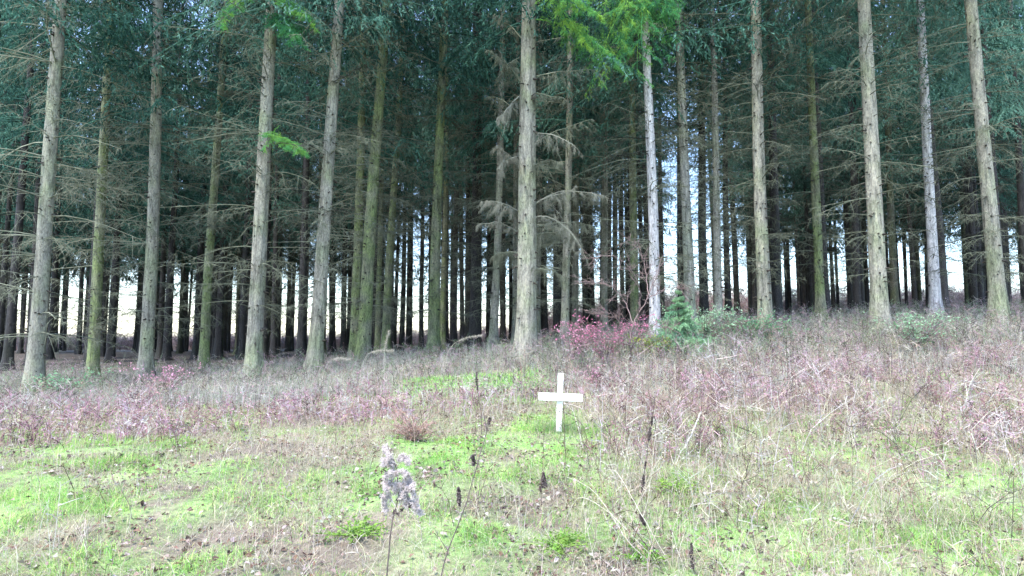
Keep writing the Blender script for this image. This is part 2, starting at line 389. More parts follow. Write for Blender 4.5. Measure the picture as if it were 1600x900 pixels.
# shared meshes of the deeper trees
TREE_H = 26.0
CROWNS = [live_crown(100 + i, 6.6 + (i % 3) * .8, 25.5, 130, 2.8 + .25 * (i % 3)).mesh("crown", NEEDLE) for i in range(6)]
CROWNS_LOW = [live_crown(140 + i, 5.2 + i * .8, 25.5, 135, 2.6).mesh("crown", NEEDLE) for i in range(3)]
CROWNS_MID = [live_crown(180 + i, 9.6 + .5 * i, 25.5, 105, 2.3).mesh("crown", NEEDLE) for i in range(2)]
CROWNS_HIGH = [live_crown(160 + i, 11.6 + i, 25.5, 95, 2.2).mesh("crown", NEEDLE) for i in range(2)]
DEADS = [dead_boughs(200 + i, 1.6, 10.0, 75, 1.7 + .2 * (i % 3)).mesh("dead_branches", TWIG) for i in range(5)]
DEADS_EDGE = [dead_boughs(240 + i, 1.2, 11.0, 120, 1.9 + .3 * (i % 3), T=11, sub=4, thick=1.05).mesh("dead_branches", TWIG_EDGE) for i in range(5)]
TRUNKS = {m.name: [trunk_mesh(0.16, TREE_H, 300 + i, bend=.03).mesh("trunk", m) for i in range(3)] for m in (BARK_SHADE, BARK_DARK)}

def link(name, me, parent):
    o = bpy.data.objects.new(name, me); C.objects.link(o); o.parent = parent; return o

def tilt_to(o, direction, spin):
    q = Vector((0, 0, 1)).rotation_difference(direction.normalized()) @ Quaternion((0, 0, 1), spin)
    o.rotation_mode = "QUATERNION"; o.rotation_quaternion = q

spots = []   # (x, y) taken

def front_tree(bx, tx, ty, wpx, d, mat, label, crown=0, dead=0, own=True, dead_mat=None, group="spruce trees along the forest edge"):
    X = (bx - 800) / F * d
    base = Vector((X, d, float(H(X, d)) - .03))
    top = at(tx, ty, d)
    diam = wpx * d / F
    e = empty("spruce_tree", base, label, "tree", group)
    spin = random.random() * 6.28
    tilt_to(e, top - base, spin)
    r0 = diam / 2 / 0.9
    t = trunk_mesh(r0, TREE_H, int(bx * 7 + d), stub_n=170, bend=.045)
    t.build("trunk", mat, e, mat2=SCAR, split=t.nbark)
    if dead is not None: link("dead_branches", DEADS_EDGE[dead % 5], e)
    if crown is not None: link("crown", (CROWNS + CROWNS_LOW)[crown], e)
    spots.append((X, d)); return e

FT = [
 (493, 531, 0, 20, 14.0, BARK_GREY, "pale grey spruce trunk leaning right near left edge of the clearing", 1, 0),
 (568, 603, 0, 18.5, 16.5, BARK_GREEN, "tall green tinged spruce leaning right, front one of a close pair", 2, 1),
 (556, 563, 200, 14, 18.5, BARK_GREEN, "mossy green spruce half hidden behind the leaning green tinged one", 0, 2),
 (603, 620, 200, 11.5, 21.0, BARK_GREEN, "slender dim green spruce just right of the close mossy pair", 3, 3),
 (591, 596, 200, 8, 27.0, BARK_GREEN, "thin shaded spruce trunk squeezed right behind the mossy pair", 4, 4),
 (677, 690, 133, 16, 18.0, BARK_GREEN, "green barked spruce standing alone between two bright gaps", 5, 2),
 (692, 697, 200, 8.5, 27.0, BARK_GREEN, "thin brown spruce trunk just right of the lone green barked one", 1, 0),
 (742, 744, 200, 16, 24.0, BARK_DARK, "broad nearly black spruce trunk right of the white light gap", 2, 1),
 (770, 785, 100, 11.5, 19.0, BARK_GREY, "slim pale spruce left of the thickest trunk", 0, 3),
 (820, 829, 0, 29, 14.0, BARK_GREY, "thickest pale spruce trunk with drooping dead boughs behind the cross", 1, None),
 (804, 808, 200, 8, 21.0, BARK_GREY, "thin pale trunk peeping out beside the thickest spruce", 3, 0),
 (840, 842, 200, 8, 23.0, BARK_GREY, "thin brownish spruce trunk hard against the thickest one's other side", 4, 1),
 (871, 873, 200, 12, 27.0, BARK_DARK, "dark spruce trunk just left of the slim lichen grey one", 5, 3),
 (882, 889, 150, 11.5, 18.0, BARK_GREY, "slim lichen grey spruce behind and right of the white cross", 0, 2),
 (898, 900, 200, 10, 26.0, BARK_GREY, "shaded brown spruce right behind the slim lichen grey one", 2, 0),
 (943, 946, 200, 10, 25.0, BARK_GREY, "grey green spruce trunk above the middle of the pink shrub", 3, 4),
 (991, 989, 200, 12, 20.0, BARK_GREEN, "green grey spruce just left of the silvery white trunk", 1, 2),
 (1023, 1008, 40, 15, 15.0, BARK_WHITE, "silvery white spruce trunk standing beside the green sapling", 0, 4),
 (1078, 1062, 0, 15, 16.5, BARK_PALE, "pale grey spruce rising right behind the green sapling", 2, 0),
 (1101, 1096, 200, 12.5, 21.0, BARK_DARK, "black looking spruce between two grey trunks right of the sapling", 3, 1),
 (1123, 1114, 150, 11, 17.0, BARK_PALE, "slender grey spruce just right of the black looking one", 4, 3),
 (1138, 1132, 150, 9, 26.0, BARK_DARK, "thin dark spruce beyond the slender grey one", 5, 2),
 # beyond the photograph's edges
 (60, 95, 0, 21, 13.0, BARK_GREY, "outermost pale spruce trunk at the clearing's far left", 1, 2),
 (150, 175, 0, 15, 16.0, BARK_GREEN, "second front spruce from the far left, green stained bark", 2, 0),
 (232, 250, 0, 18, 15.0, BARK_GREY, "third front spruce from the far left, upright grey trunk", 0, 1),
 (322, 352, 0, 13, 18.0, BARK_GREEN, "fourth front spruce from the far left, slim and mossy", 4, 3),
 (398, 425, 0, 22, 13.5, BARK_GREY, "stout grey spruce next left of the pale trunk leaning right", 5, 4),
 (1195, 1180, 0, 19, 15.0, BARK_GREY, "stout grey spruce right of the bramble thicket", 2, 1),
 (1282, 1262, 0, 13, 17.5, BARK_GREEN, "fourth front spruce from the far right, green stained bark", 0, 4),
 (1375, 1348, 0, 22, 13.5, BARK_GREY, "third front spruce from the far right, thick and pale", 1, 0),
 (1462, 1437, 0, 14, 17.0, BARK_WHITE, "second front spruce from the far right, whitish bark", 3, 2),
 (1560, 1520, 0, 20, 14.0, BARK_GREY, "outermost spruce trunk at the clearing's far right", 4, 3),
]
fronts = {}
for f in FT: fronts[f[0]] = front_tree(*f)

# deeper forest, clear of the lanes through which the light beyond shows
LANES = [(484, 3), (513, 1.5), (529, 3), (621, 3), (634, 1.5), (651, 4.5), (665, 3.5), (701, 2), (717, 5), (728, 3), (755, 2), (793, 3), (858, 6), (907, 4), (934, 3), (1048, 11), (1089, 5), (1113, 4), (1131, 2.5), (862, 3), (888, 1.5), (924, 2), (948, 2.5), (957, 2), (967, 2.5), (979, 2), (998, 3), (1009, 2), (1029, 3), (606, 1.5), (624, 2), (647, 2), (711, 2), (758, 2), (780, 2),
         (30, 3), (108, 5), (190, 3), (205, 2), (275, 5), (300, 3), (365, 4), (445, 4), (1165, 5), (1225, 4), (1245, 3), (1320, 6), (1410, 4), (1425, 2), (1500, 6), (1590, 4)]
n_deep = 0; tries = 0
# slim trunks the photograph shows one by one between the bright gaps: (x pixel, distance)
MEASURED = [(470, 34), (477, 41), (506, 44), (519, 40), (523, 47), (538, 36), (545, 43), (578, 34), (612, 33), (617, 42), (628, 37), (641, 41), (659, 34), (672, 45), (698, 38), (709, 32), (723, 36), (735, 43),
            (731, 30), (750, 46), (763, 42), (786, 37), (798, 45), (848, 41), (853, 35), (868, 44), (884, 38), (892, 47), (914, 34), (921, 42), (927, 37), (953, 33), (961, 40), (973, 36), (981, 46), (1004, 31), (1012, 41),
            (1034, 36), (1063, 33), (1068, 44), (1097, 40), (1119, 46)]
def deep_tree(px, d, dark=.75):
    global n_deep
    X = (px - 800) / F * d
    e = empty("spruce_tree", (X, d, float(H(X, d)) - .03), DEEP_LABEL["thin"], "tree", "slim dark spruces deep in the wood")
    tilt_to(e, Vector((random.gauss(0, .010), random.gauss(0, .010), 1)), random.random() * 6.28)
    s = random.uniform(.8, 1.12); e.scale = (s, s, random.uniform(.92, 1.08))
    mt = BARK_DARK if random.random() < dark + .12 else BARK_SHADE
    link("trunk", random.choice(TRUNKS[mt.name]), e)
    link("dead_branches", random.choice(DEADS), e)
    link("crown", random.choice(CROWNS_HIGH if 1028 < px < 1150 else CROWNS_MID if d > 30 and (600 < px < 765 or 842 < px <= 1028) else CROWNS), e)
    spots.append((X, d)); n_deep += 1
DEEP_LABEL = {
 "thin": "slim dark spruce trunk deep in the wood against pale light",
}
for m in MEASURED: deep_tree(m[0], m[1], 1.0)
while n_deep < 262 and tries < 30000:
    tries += 1
    d = 22 + 32 * random.random() ** .62
    px = random.uniform(-40, 1640); X = (px - 800) / F * d
    half = 0.13 * F / d
    if 1026 < px < 1152 and d > 24: continue
    if any(abs(px - c) < w + half for c, w in LANES): continue
    if any((X - a) ** 2 + (d - b) ** 2 < (1.35 if d < 35 else 1.0) ** 2 for a, b in spots): continue
    deep_tree(px, d)

# beyond those, the rest of the wood as one mass
mb = MB(); mf = MB(); g = np.random.default_rng(171); cnt = 0; tries = 0
while cnt < 190 and tries < 6000:
    tries += 1
    d = g.uniform(48, 64); px = g.uniform(-60, 1660); hw = .15 * F / d
    if any(abs(px - c) < w_ * (.55 if 463 < px < 1137 else .3) + hw for c, w_ in LANES) or 1028 < px < 1150: continue
    x0 = (px - 800) / F * d; z0 = float(H(x0, d)); zz = np.array([-.3, .3, 6, 14, 24]); le = g.normal(0, .012, 2); r_ = g.uniform(.10, .17)
    P = np.stack([x0 + le[0] * zz, d + le[1] * zz, z0 + zz], -1)[None]; tubes(mb, P, (r_ * np.array([1.3, 1, .85, .6, .1]))[None], 8)
    if cnt % 2 == 0:
        c = live_crown(1000 + cnt, 6.0 + g.random() * 2, 24, 46, 2.6, T=8, q=9, size=.30); vv = np.concatenate(c.v) + np.array([x0, d, z0])
        f = np.concatenate(c.f4); mf.add(vv, f)
    cnt += 1
nb = sum(len(q) for q in mb.f4); mb.add(np.concatenate(mf.v), np.concatenate(mf.f4))
tag(mb.build("far_wood", BARK_DARK, mat2=NEEDLE, split=nb), "dark mass of far spruces closing the back of the wood", "woods", kind="stuff")

# ---- special boughs on the near trees
def bough(name, parent, p0, p1, sag, T, q, live, mat, seed, spread=.5, hang=.5, size=.05, thick=1.0):
    """one big bough from p0 (at the trunk) to p1, in world space"""
    g = np.random.default_rng(seed); mb = MB()
    p0 = np.array(p0); p1 = np.array(p1); Lg = np.linalg.norm(p1 - p0); K = 8; s = np.linspace(0, 1, K)
    P = p0 + (p1 - p0) * s[:, None] + np.array([0, 0, 1.]) * (sag * 4 * s * (1 - s))[:, None] * Lg
    P += g.normal(0, .012 if live else .03, P.shape) * s[:, None]
    tubes(mb, P[None], (np.linspace(.016, .004, K) * thick)[None], 5)
    st = np.linspace(.12, .99, T); fi = st * (K - 1); i0 = np.clip(fi.astype(int), 0, K - 2); f = (fi - i0)[:, None]
    base = P[i0] * (1 - f) + P[i0 + 1] * f; tan = norm(P[i0 + 1] - P[i0])
    lat = norm(np.cross(tan, [0, 0, 1.])) * np.where(np.arange(T) % 2 == 0, 1, -1)[:, None]
    ln = Lg * spread * (1.05 - st * .7) * (g.uniform(.6, 1.2, T) if live else g.uniform(.2, 1.35, T))
    jt = .18 if live else .34
    dr = norm(lat * .7 + tan * .7 + g.normal(0, jt, base.shape) + np.array([0, 0, -.2]))
    k = np.linspace(0, 1, 6); fine = 1.0 if live else .72
    TP = base[:, None] + dr[:, None] * ln[:, None, None] * k[None, :, None] + np.array([0, 0, -1.]) * (ln[:, None, None] * (hang * g.uniform(.4, 1.5, T))[:, None, None] * (k ** 2)[None, :, None])
    TP += g.normal(0, .008, TP.shape) * k[None, :, None]
    tubes(mb, TP, np.full((T, 6), .0045 * thick * fine) * np.linspace(1.2, .5, 6), 3)
    # second order twigs, hanging
    S = 20 if live else 30; b = np.repeat(TP, S, 0); fr = g.random(len(b)) * .95 + .03; jj = np.clip((fr * 5).astype(int), 0, 4); ff = (fr * 5 - jj)[:, None]
    aa = np.arange(len(b)); q0 = b[aa, jj] * (1 - ff) + b[aa, jj + 1] * ff; tt = norm(b[aa, jj + 1] - b[aa, jj])
    l2 = np.repeat(ln, S) * g.uniform(.12, .45, len(b)) * (1.1 - fr * .6) + (0 if live else .04)
    d = norm(tt * .4 + norm(np.cross(tt, [0, 0, 1.])) * g.choice([-1, 1], (len(b), 1)) * .5 + np.array([0, 0, -hang * 1.7]) + g.normal(0, .3 if live else .55, q0.shape)) * l2[:, None]
    kk = np.linspace(0, 1, 4)
    SP = q0[:, None] + d[:, None] * kk[None, :, None] - np.array([0, 0, 1.]) * (l2[:, None, None] * .3 * (kk ** 2)[None, :, None])
    SP[:, 1:] += g.normal(0, .006, SP[:, 1:].shape)
    tubes(mb, SP, np.full((len(SP), 4), .0026 * thick * fine) * np.array([1.2, 1, .8, .5]), 3)
    if live:
        allp = np.concatenate([SP[:, i:i + 2] for i in range(3)] + [TP[:, i:i + 2] for i in range(2, 5)]); rep = q
        bb = np.repeat(allp, rep, 0); u = g.random((len(bb), 1)); pos = bb[:, 0] * (1 - u) + bb[:, 1] * u; tt = norm(bb[:, 1] - bb[:, 0])
        d3 = norm(tt * .8 + g.normal(0, .6, pos.shape)); sz = size * g.uniform(.6, 1.2, (len(bb), 1)); wv = norm(np.cross(d3, g.normal(0, 1, pos.shape))) * size * .09
        V = np.stack([pos - wv, pos + wv, pos + d3 * sz + wv * .4, pos + d3 * sz - wv * .4], 1).reshape(-1, 3)
        i = np.arange(len(V) // 4)[:, None] * 4; mb.add(V, i + np.array([0, 1, 2, 3]))
    bpy.context.view_layer.update()
    o = mb.build(name, mat, parent); o.matrix_parent_inverse = parent.matrix_world.inverted()
    return o

bpy.context.view_layer.update()
J = fronts[820]; Pt = fronts[1023]; A = fronts[493]
def on(px, py, d): return at(px, py, d)
k = 0
for (x0, y0, x1, y1, d1, sag, mat) in [
    (832, 322, 938, 308, 13.2, .13, TWIG_PALE), (832, 340, 915, 398, 13.0, .16, TWIG_PALE), (810, 330, 752, 312, 13.3, .10, TWIG_PALE),
    (808, 362, 745, 352, 13.5, .12, TWIG_PALE), (834, 368, 900, 372, 14.9, .14, TWIG), (812, 268, 775, 225, 13.2, .1, TWIG_PALE),
    (815, 130, 765, 75, 13.0, .08, TWIG), (832, 225, 925, 185, 13.2, .06, TWIG), (832, 208, 905, 235, 13.0, .1, TWIG_PALE),
    (810, 395, 770, 400, 14.6, .08, TWIG), (834, 120, 930, 110, 13.6, .05, TWIG), (832, 262, 880, 255, 12.9, .1, TWIG), (812, 180, 770, 150, 14.8, .06, TWIG), (815, 60, 770, 20, 14.4, .06, TWIG),
    (834, 420, 880, 430, 13.4, .1, TWIG), (836, 318, 900, 292, 13.6, .05, TWIG_PALE), (812, 90, 775, 120, 13.4, .05, TWIG), (812, 150, 778, 190, 13.6, .06, TWIG_PALE), (810, 245, 780, 262, 13.2, .08, TWIG_PALE), (832, 145, 885, 160, 13.3, .04, TWIG), (836, 355, 925, 352, 14.6, .1, TWIG)]:
    k += 1; nt_ = random.randint(13, 27)
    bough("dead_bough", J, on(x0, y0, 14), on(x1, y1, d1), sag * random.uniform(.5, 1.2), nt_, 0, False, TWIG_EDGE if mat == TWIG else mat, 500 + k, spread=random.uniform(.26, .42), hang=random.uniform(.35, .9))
for (x0, y0, x1, y1, d1, sag) in [
    (1009, -20, 1046, 58, 14.2, .10), (1009, 0, 972, 78, 14.2, .10), (1009, -60, 975, 20, 13.4, .1), (1009, -90, 885, 40, 13.8, .08),
    (1010, -50, 1044, 14, 13.6, .08), (1009, -40, 930, 118, 14.0, .10), (1010, -60, 1002, 75, 13.2, .1), (1009, -50, 995, 110, 14.0, .12)]:
    k += 1
    bough("green_bough", Pt, on(x0, y0, 15), on(x1, y1, d1), sag, 18, 3, True, NEEDLE_BRIGHT, 500 + k, spread=.5, hang=.10, size=.055)
for (x0, y0, x1, y1, d1, sag) in [(834, -20, 930, 18, 12.8, .08), (834, -80, 890, -5, 12.6, .1), (834, 30, 965, 95, 13.6, .10), (834, -20, 915, 66, 13.2, .08)]:
    k += 1
    bough("green_bough", J, on(x0, y0, 14), on(x1, y1, d1), sag, 18, 3, True, NEEDLE_BRIGHT, 500 + k, spread=.5, hang=.10, size=.055)
AL = fronts[398]
for (x0, y0, x1, y1, d1, sag) in [(414, 215, 470, 232, 12.7, .08), (424, -10, 480, 30, 12.8, .1), (424, -50, 350, 30, 12.6, .08), (427, 20, 462, 62, 12.6, .08)]:
    k += 1
    bough("green_bough", AL, on(x0, y0, 13.5), on(x1, y1, d1), sag, 18, 3, True, NEEDLE_BRIGHT, 500 + k, spread=.5, hang=.10, size=.055)
for (t, x0, y0, x1, y1, d0, d1, sag) in [
    (Pt, 1018, 175, 935, 155, 15, 13.8, -.03), (Pt, 1018, 215, 910, 205, 15, 13.4, -.03), (Pt, 1020, 235, 950, 250, 15, 14.2, .02), (Pt, 1022, 185, 1090, 195, 15, 14.4, .0), (Pt, 1022, 240, 1085, 225, 15, 14.2, .0),
    (Pt, 1022, 420, 930, 440, 15, 14.0, .04), (A, 505, 330, 560, 325, 14, 13, .0), (A, 512, 245, 440, 200, 14, 13, .0), (A, 505, 310, 455, 290, 14, 13.1, .0), (A, 515, 130, 570, 105, 14, 13, 0)]:
    k += 1
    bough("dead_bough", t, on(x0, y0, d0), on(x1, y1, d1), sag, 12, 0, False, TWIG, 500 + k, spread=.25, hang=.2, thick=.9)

# ------------------------------------------------------------------ meadow stuff
def scatter(n, dlo, dhi, fn, seed, amax=.88):
    g = np.random.default_rng(seed)
    W = amax * dhi + 2.2; dens = n / (amax * (dhi ** 2 - dlo ** 2)); m = int(dens * 2 * W * (dhi - dlo))
    d = g.uniform(dlo, dhi, m); x = g.uniform(-W, W, m); ok = np.abs(x) < amax * d + 2.2; d = d[ok]; x = x[ok]
    keep = g.random(len(d)) < fn(x, d)
    return x[keep], d[keep], g

def blades(mb, x, d, g, hgt, wid, col, lean=.5, K=4, sink=.01):
    n = len(x); z = H(x, d) - sink
    az = g.random(n) * 6.28; ln = np.abs(g.normal(0, lean, n)) + .08
    dirh = np.stack([np.cos(az), np.sin(az), np.zeros(n)], -1)
    s = np.linspace(0, 1, K)
    P = np.stack([x, d, z], -1)[:, None] + dirh[:, None] * (hgt * ln)[:, None, None] * (s ** 2)[None, :, None] + np.array([0, 0, 1.]) * (hgt[:, None] * (s[None] - .35 * np.minimum(ln, 1.6)[:, None] * s[None] ** 2))[..., None]
    b = az + np.pi / 2 + g.normal(0, .6, n); side = np.stack([np.cos(b), np.sin(b), np.zeros(n)], -1)
    ribbons(mb, P, wid[:, None] * np.linspace(1, .15, K)[None], side, col)

def mixcol(g, n, cols, w=None, jit=.18):
    cols = np.array(cols); i = g.choice(len(cols), n, p=w)
    return np.clip(cols[i] * g.uniform(1 - jit, 1 + jit, (n, 1)) * (1 + g.normal(0, .05, (n, 3))), 0, 1)

# short green grass and moss
GREENS = [(.23, .50, .12), (.35, .60, .18), (.13, .34, .09), (.50, .60, .22), (.46, .42, .28)]
mb = MB()
x, d, g = scatter(330000, 2.9, 8.7, lambda x, d: (zones(x, d)[2] * .85 + .16) * (.25 + .9 * sstep(.25, .55, vn(x, d, .13, 44))), 31)
n = len(x); hp = sstep(.5, .8, vn(x, d, .4, 41)); tone = (.45 * vn(x, d, .7, 42) + .55 * vn(x, d, .16, 43))[:, None]
blades(mb, x, d, g, g.uniform(.012, .045, n) * (1 + 1.8 * hp), g.uniform(.003, .006, n), mixcol(g, n, GREENS, [.3, .27, .18, .15, .1]) * (.45 + 1.05 * tone * np.array([1.12, 1, .85])), 1.0)
x, d, g = scatter(170000, 8.7, 14.5, lambda x, d: zones(x, d)[2] * .9 + .03, 32)
n = len(x); blades(mb, x, d, g, g.uniform(.03, .10, n), g.uniform(.006, .012, n), mixcol(g, n, GREENS[:4], [.35, .3, .15, .2]), .8)
tag(mb.build("green_grass", VEG, smooth=False), "short bright green grass and moss covering the clearing", "grass", kind="stuff")

mb = MB(); g = np.random.default_rng(45); n = 2600; cx = (873 - 800) / F * 6.9
r_ = np.abs(g.normal(0, .16, n)) + .01; a_ = g.random(n) * 6.28; x = cx + r_ * np.cos(a_) * 1.5; d = 6.9 + r_ * np.sin(a_)
blades(mb, x, d, g, g.uniform(.05, .20, n) * (1 - .7 * (d < 6.9)), g.uniform(.002, .004, n), mixcol(g, n, [(.24, .44, .12), (.16, .33, .14), (.46, .42, .28), (.34, .50, .18)]), .5, K=5)
tag(mb.build("cross_tuft_grass", VEG, smooth=False), "longer green and straw grass growing round the foot of the cross", "grass", kind="stuff")
# straw coloured grass
STRAW = [(.46, .40, .28), (.56, .50, .38), (.36, .28, .20), (.58, .52, .46)]
mb = MB()
x, d, g = scatter(230000, 2.9, 9, lambda x, d: .08 + .35 * (1 - zones(x, d)[2]) + 1.0 * sstep(.48, .80, vn(x, d, .6, 51) * .6 + vn(x, d, .2, 52) * .4) + .25 * sstep(.05, .2, x / d), 33)
n = len(x); tall = (g.random(n) < .12 + .15 * sstep(.05, .25, x / d)); blades(mb, x, d, g, np.where(tall, g.uniform(.12, .38, n), g.uniform(.03, .12, n)), g.uniform(.0016, .0035, n), mixcol(g, n, STRAW), 1.2, K=5)
x, d, g = scatter(170000, 8.5, 19, lambda x, d: .10 + .8 * zones(x, d)[1] * (1.25 - sstep(12, 20, d)) * (.35 + vn(x, d, .8, 53)), 34)
n = len(x); blades(mb, x, d, g, g.uniform(.10, .40, n) * (.6 + .8 * vn(x, d, 1.2, 54)), g.uniform(.0025, .0055, n), mixcol(g, n, [(.42, .40, .36), (.52, .50, .46), (.30, .33, .25), (.40, .33, .32), (.30, .40, .25)]), .8, K=5)
tag(mb.build("dry_grass", VEG, smooth=False), "pale dry grass tangled through the clearing", "grass", kind="stuff")

# dead leaves lying on the moss
mb = MB()
x, d, g = scatter(70000, 2.9, 12, lambda x, d: .12 + .9 * (vn(x, d, .6, 61) > .5) * vn(x, d, .2, 62), 35)
n = len(x); z = H(x, d) + g.uniform(.0, .035, n); c = np.stack([x, d, z], -1)
u = norm(g.normal(0, 1, (n, 3)) * np.array([1, 1, .35])); w = norm(np.cross(u, g.normal(0, .5, (n, 3)) + np.array([0, 0, 1.]))); s = g.uniform(.010, .028, n)[:, None]
bend = np.array([0, 0, 1.]) * s * .5
V = np.stack([c - u * s, c + w * s * .6 + bend, c + u * s, c - w * s * .6 + bend * .6], 1).reshape(-1, 3); i = np.arange(n)[:, None] * 4
mb.add(V, f3=np.concatenate([i + np.array([0, 1, 2]), i + np.array([0, 2, 3])]), col=np.repeat(mixcol(g, n, [(.24, .15, .11), (.36, .28, .24), (.50, .43, .40), (.16, .10, .085), (.30, .24, .21), (.07, .05, .045)]), 4, 0))
tag(mb.build("leaf_litter", VEG, smooth=False), "curled dead leaves scattered over the moss", "leaf litter", kind="stuff")

# dead branching stems (reddish and straw)
def stems(mb, x, d, g, hgt, cols, w=None, tw=7, rad=.0022, lean=.35):
    n = len(x); z = H(x, d) - .02; az = g.random(n) * 6.28; ln = np.abs(g.normal(0, lean, n))
    dh = np.stack([np.cos(az), np.sin(az), np.zeros(n)], -1); K = 4; s = np.linspace(0, 1, K)
    P = np.stack([x, d, z], -1)[:, None] + dh[:, None] * (hgt * ln)[:, None, None] * (s ** 1.4)[None, :, None] + np.array([0, 0, 1.]) * (hgt[:, None] * s[None] * (1 - .3 * ln[:, None] * s[None]))[..., None]
    P[:, 1:] += g.normal(0, .012, P[:, 1:].shape)
    col = mixcol(g, n, cols, w)
    col[g.random(n) < .08] *= .3
    tubes(mb, P, np.full((n, K), rad) * np.linspace(1.3, .5, K), 3, col)
    b = np.repeat(P, tw, 0); fr = g.uniform(.25, .98, len(b)); jj = np.clip((fr * 3).astype(int), 0, 2); ff = (fr * 3 - jj)[:, None]
    aa = np.arange(len(b)); p0 = b[aa, jj] * (1 - ff) + b[aa, jj + 1] * ff; l = np.repeat(hgt, tw) * g.uniform(.12, .38, len(b)); a2 = g.random(len(b)) * 6.28
    dd = norm(np.stack([np.cos(a2), np.sin(a2), g.uniform(.1, 1.1, len(b))], -1)) * l[:, None]
    TP = np.stack([p0, p0 + dd * .55, p0 + dd + np.stack([np.zeros(len(b)), np.zeros(len(b)), g.uniform(-.3, .1, len(b)) * l], -1)], 1)
    side = norm(np.cross(dd, g.normal(0, 1, dd.shape)))
    ribbons(mb, TP, np.full((len(b), 3), rad * 1.9) * np.array([1, .9, .4]), side, np.repeat(col, tw, 0))
    # withered leaflets at twig ends
    m = g.random(len(b)) < .7; e = TP[m][:, 2]; cc = np.repeat(col, tw, 0)[m]
    uu = norm(g.normal(0, 1, e.shape)); vv = norm(np.cross(uu, g.normal(0, 1, e.shape))); sz = g.uniform(.004, .012, (len(e), 1)) * (rad / .0022)
    V = np.stack([e - uu * sz, e + vv * sz * .6, e + uu * sz, e - vv * sz * .6], 1).reshape(-1, 3); i = np.arange(len(e))[:, None] * 4
    mb.add(V, i + np.array([0, 1, 2, 3]), col=np.repeat(cc, 4, 0))
PINKS = [(.50, .29, .36), (.54, .39, .44), (.30, .14, .18), (.58, .52, .50), (.52, .46, .38), (.34, .25, .19), (.09, .055, .06), (.46, .27, .32)]
mb = MB()
x, d, g = scatter(30000, 5.0, 12.5, lambda x, d: zones(x, d)[0] * (.1 + .9 * sstep(.3, .7, vn(x, d, .45, 71))), 36)
n = len(x); stems(mb, x, d, g, g.uniform(.10, .44, n) * (.55 + .8 * vn(x, d, .9, 74)), PINKS, rad=.0026)
tag(mb.build("dead_undergrowth", VEG, smooth=False), "reddish dead undergrowth standing across the middle of the clearing", "undergrowth", kind="stuff")
mb = MB()
x, d, g = scatter(5200, 3.0, 13, lambda x, d: .12 + .75 * sstep(.07, .2, x / d) * (.3 + vn(x, d, .8, 72)) + .4 * zones(x, d)[1], 37)
n = len(x); stems(mb, x, d, g, g.uniform(.15, .55, n) * (.6 + .4 * sstep(3, 6, d)), STRAW + [(.10, .07, .06), (.14, .09, .08)], tw=5, rad=.0020, lean=.4)
x, d, g = scatter(950, 3.2, 9.5, lambda x, d: .05 + .9 * sstep(.08, .18, x / d) * (1 - .5 * sstep(.4, .6, x / d)), 39)
n = len(x); stems(mb, x, d, g, g.uniform(.4, .95, n) * sstep(2.0, 5.5, d), [(.50, .45, .36), (.42, .36, .28), (.54, .50, .46), (.26, .19, .15)], tw=5, rad=.0028, lean=.6)
x, d, g = scatter(17000, 10.5, 21, lambda x, d: .5 * (1.2 - sstep(13, 21, d)) * (.3 + vn(x, d, 1.5, 73)) + .3 * (x / d > .05), 38)
n = len(x); stems(mb, x, d, g, g.uniform(.15, .6, n), [(.36, .33, .30), (.12, .11, .09), (.34, .25, .27), (.19, .26, .15)], tw=6, rad=.0035, lean=.5)
tag(mb.build("dry_weeds", VEG, smooth=False), "thin straw coloured weed stalks criss crossing over the grass", "weeds", kind="stuff")

# ------------------------------------------------------------------ the cross
def cross():
    d0 = 6.9; b = at(873, 678, d0); hx = float(b.x); zg = float(H(hx, d0))
    b = Vector((hx, d0, zg))
    top = at(877, 583, d0)
    e = empty("wooden_cross", b, "small white painted wooden cross standing in the grass", "cross")
    hgt = top.z - b.z
    lean = (top.x - b.x) / hgt
    e.rotation_euler = (math.radians(-3), math.atan(lean), math.radians(4))
    def plank(name, w, h, t, z0, x0, y0, rot, mat):
        import bmesh
        bm = bmesh.new(); bmesh.ops.create_cube(bm, size=1.0)
        bmesh.ops.scale(bm, vec=(w, t, h), verts=bm.verts)
        bmesh.ops.bevel(bm, geom=list(bm.edges), offset=.003, segments=2, affect="EDGES")
        bmesh.ops.subdivide_edges(bm, edges=[ed for ed in bm.edges if ed.calc_length() > .1], cuts=6)
        for v in bm.verts: v.co += Vector((random.gauss(0, .0004), 0, random.gauss(0, .0004)))
        me = bpy.data.meshes.new(name); bm.to_mesh(me); bm.free(); me.materials.append(mat)
        o = bpy.data.objects.new(name, me); C.objects.link(o); o.parent = e; o.location = (x0, y0, z0); o.rotation_euler = (0, rot, 0); return o
    plank("upright", .062, hgt + .15, .022, hgt / 2 - .075, 0, 0, 0, PAINT)
    zb = at(875, 620.5, d0).z - b.z
    bar = plank("crossbar", .490, .086, .020, zb, .004, -.0225, math.radians(-.4), PAINT_BAR)
    mb = MB()
    for (sx, sz) in ((-.012, .02), (.014, -.018)):
        a = np.arange(8) / 8 * 6.283; v = np.stack([sx + .004 * np.cos(a), np.full(8, -.0118), sz + .004 * np.sin(a)], -1); v = np.vstack([v, [[sx, -.013, sz]]])
        mb.add(v, f3=[(i, (i + 1) % 8, 8) for i in range(8)])
    mb.build("screw", RUST, bar)
    mb = MB(); g = np.random.default_rng(3)
    for (cx, cz, s) in ((.088, -.012, .013), (.083, .012, .006)):
        a = np.arange(9) / 9 * 6.283; rr = s * g.uniform(.4, 1.1, 9)
        v = np.stack([cx + rr * np.cos(a) * .5, np.full(9, -.0112), cz + rr * np.sin(a)], -1); v = np.vstack([v, [[cx, -.0125, cz]]]); mb.add(v, f3=[(i, (i + 1) % 9, 9) for i in range(9)])
    mb.build("dark_mark", RUST, bar)
cross()

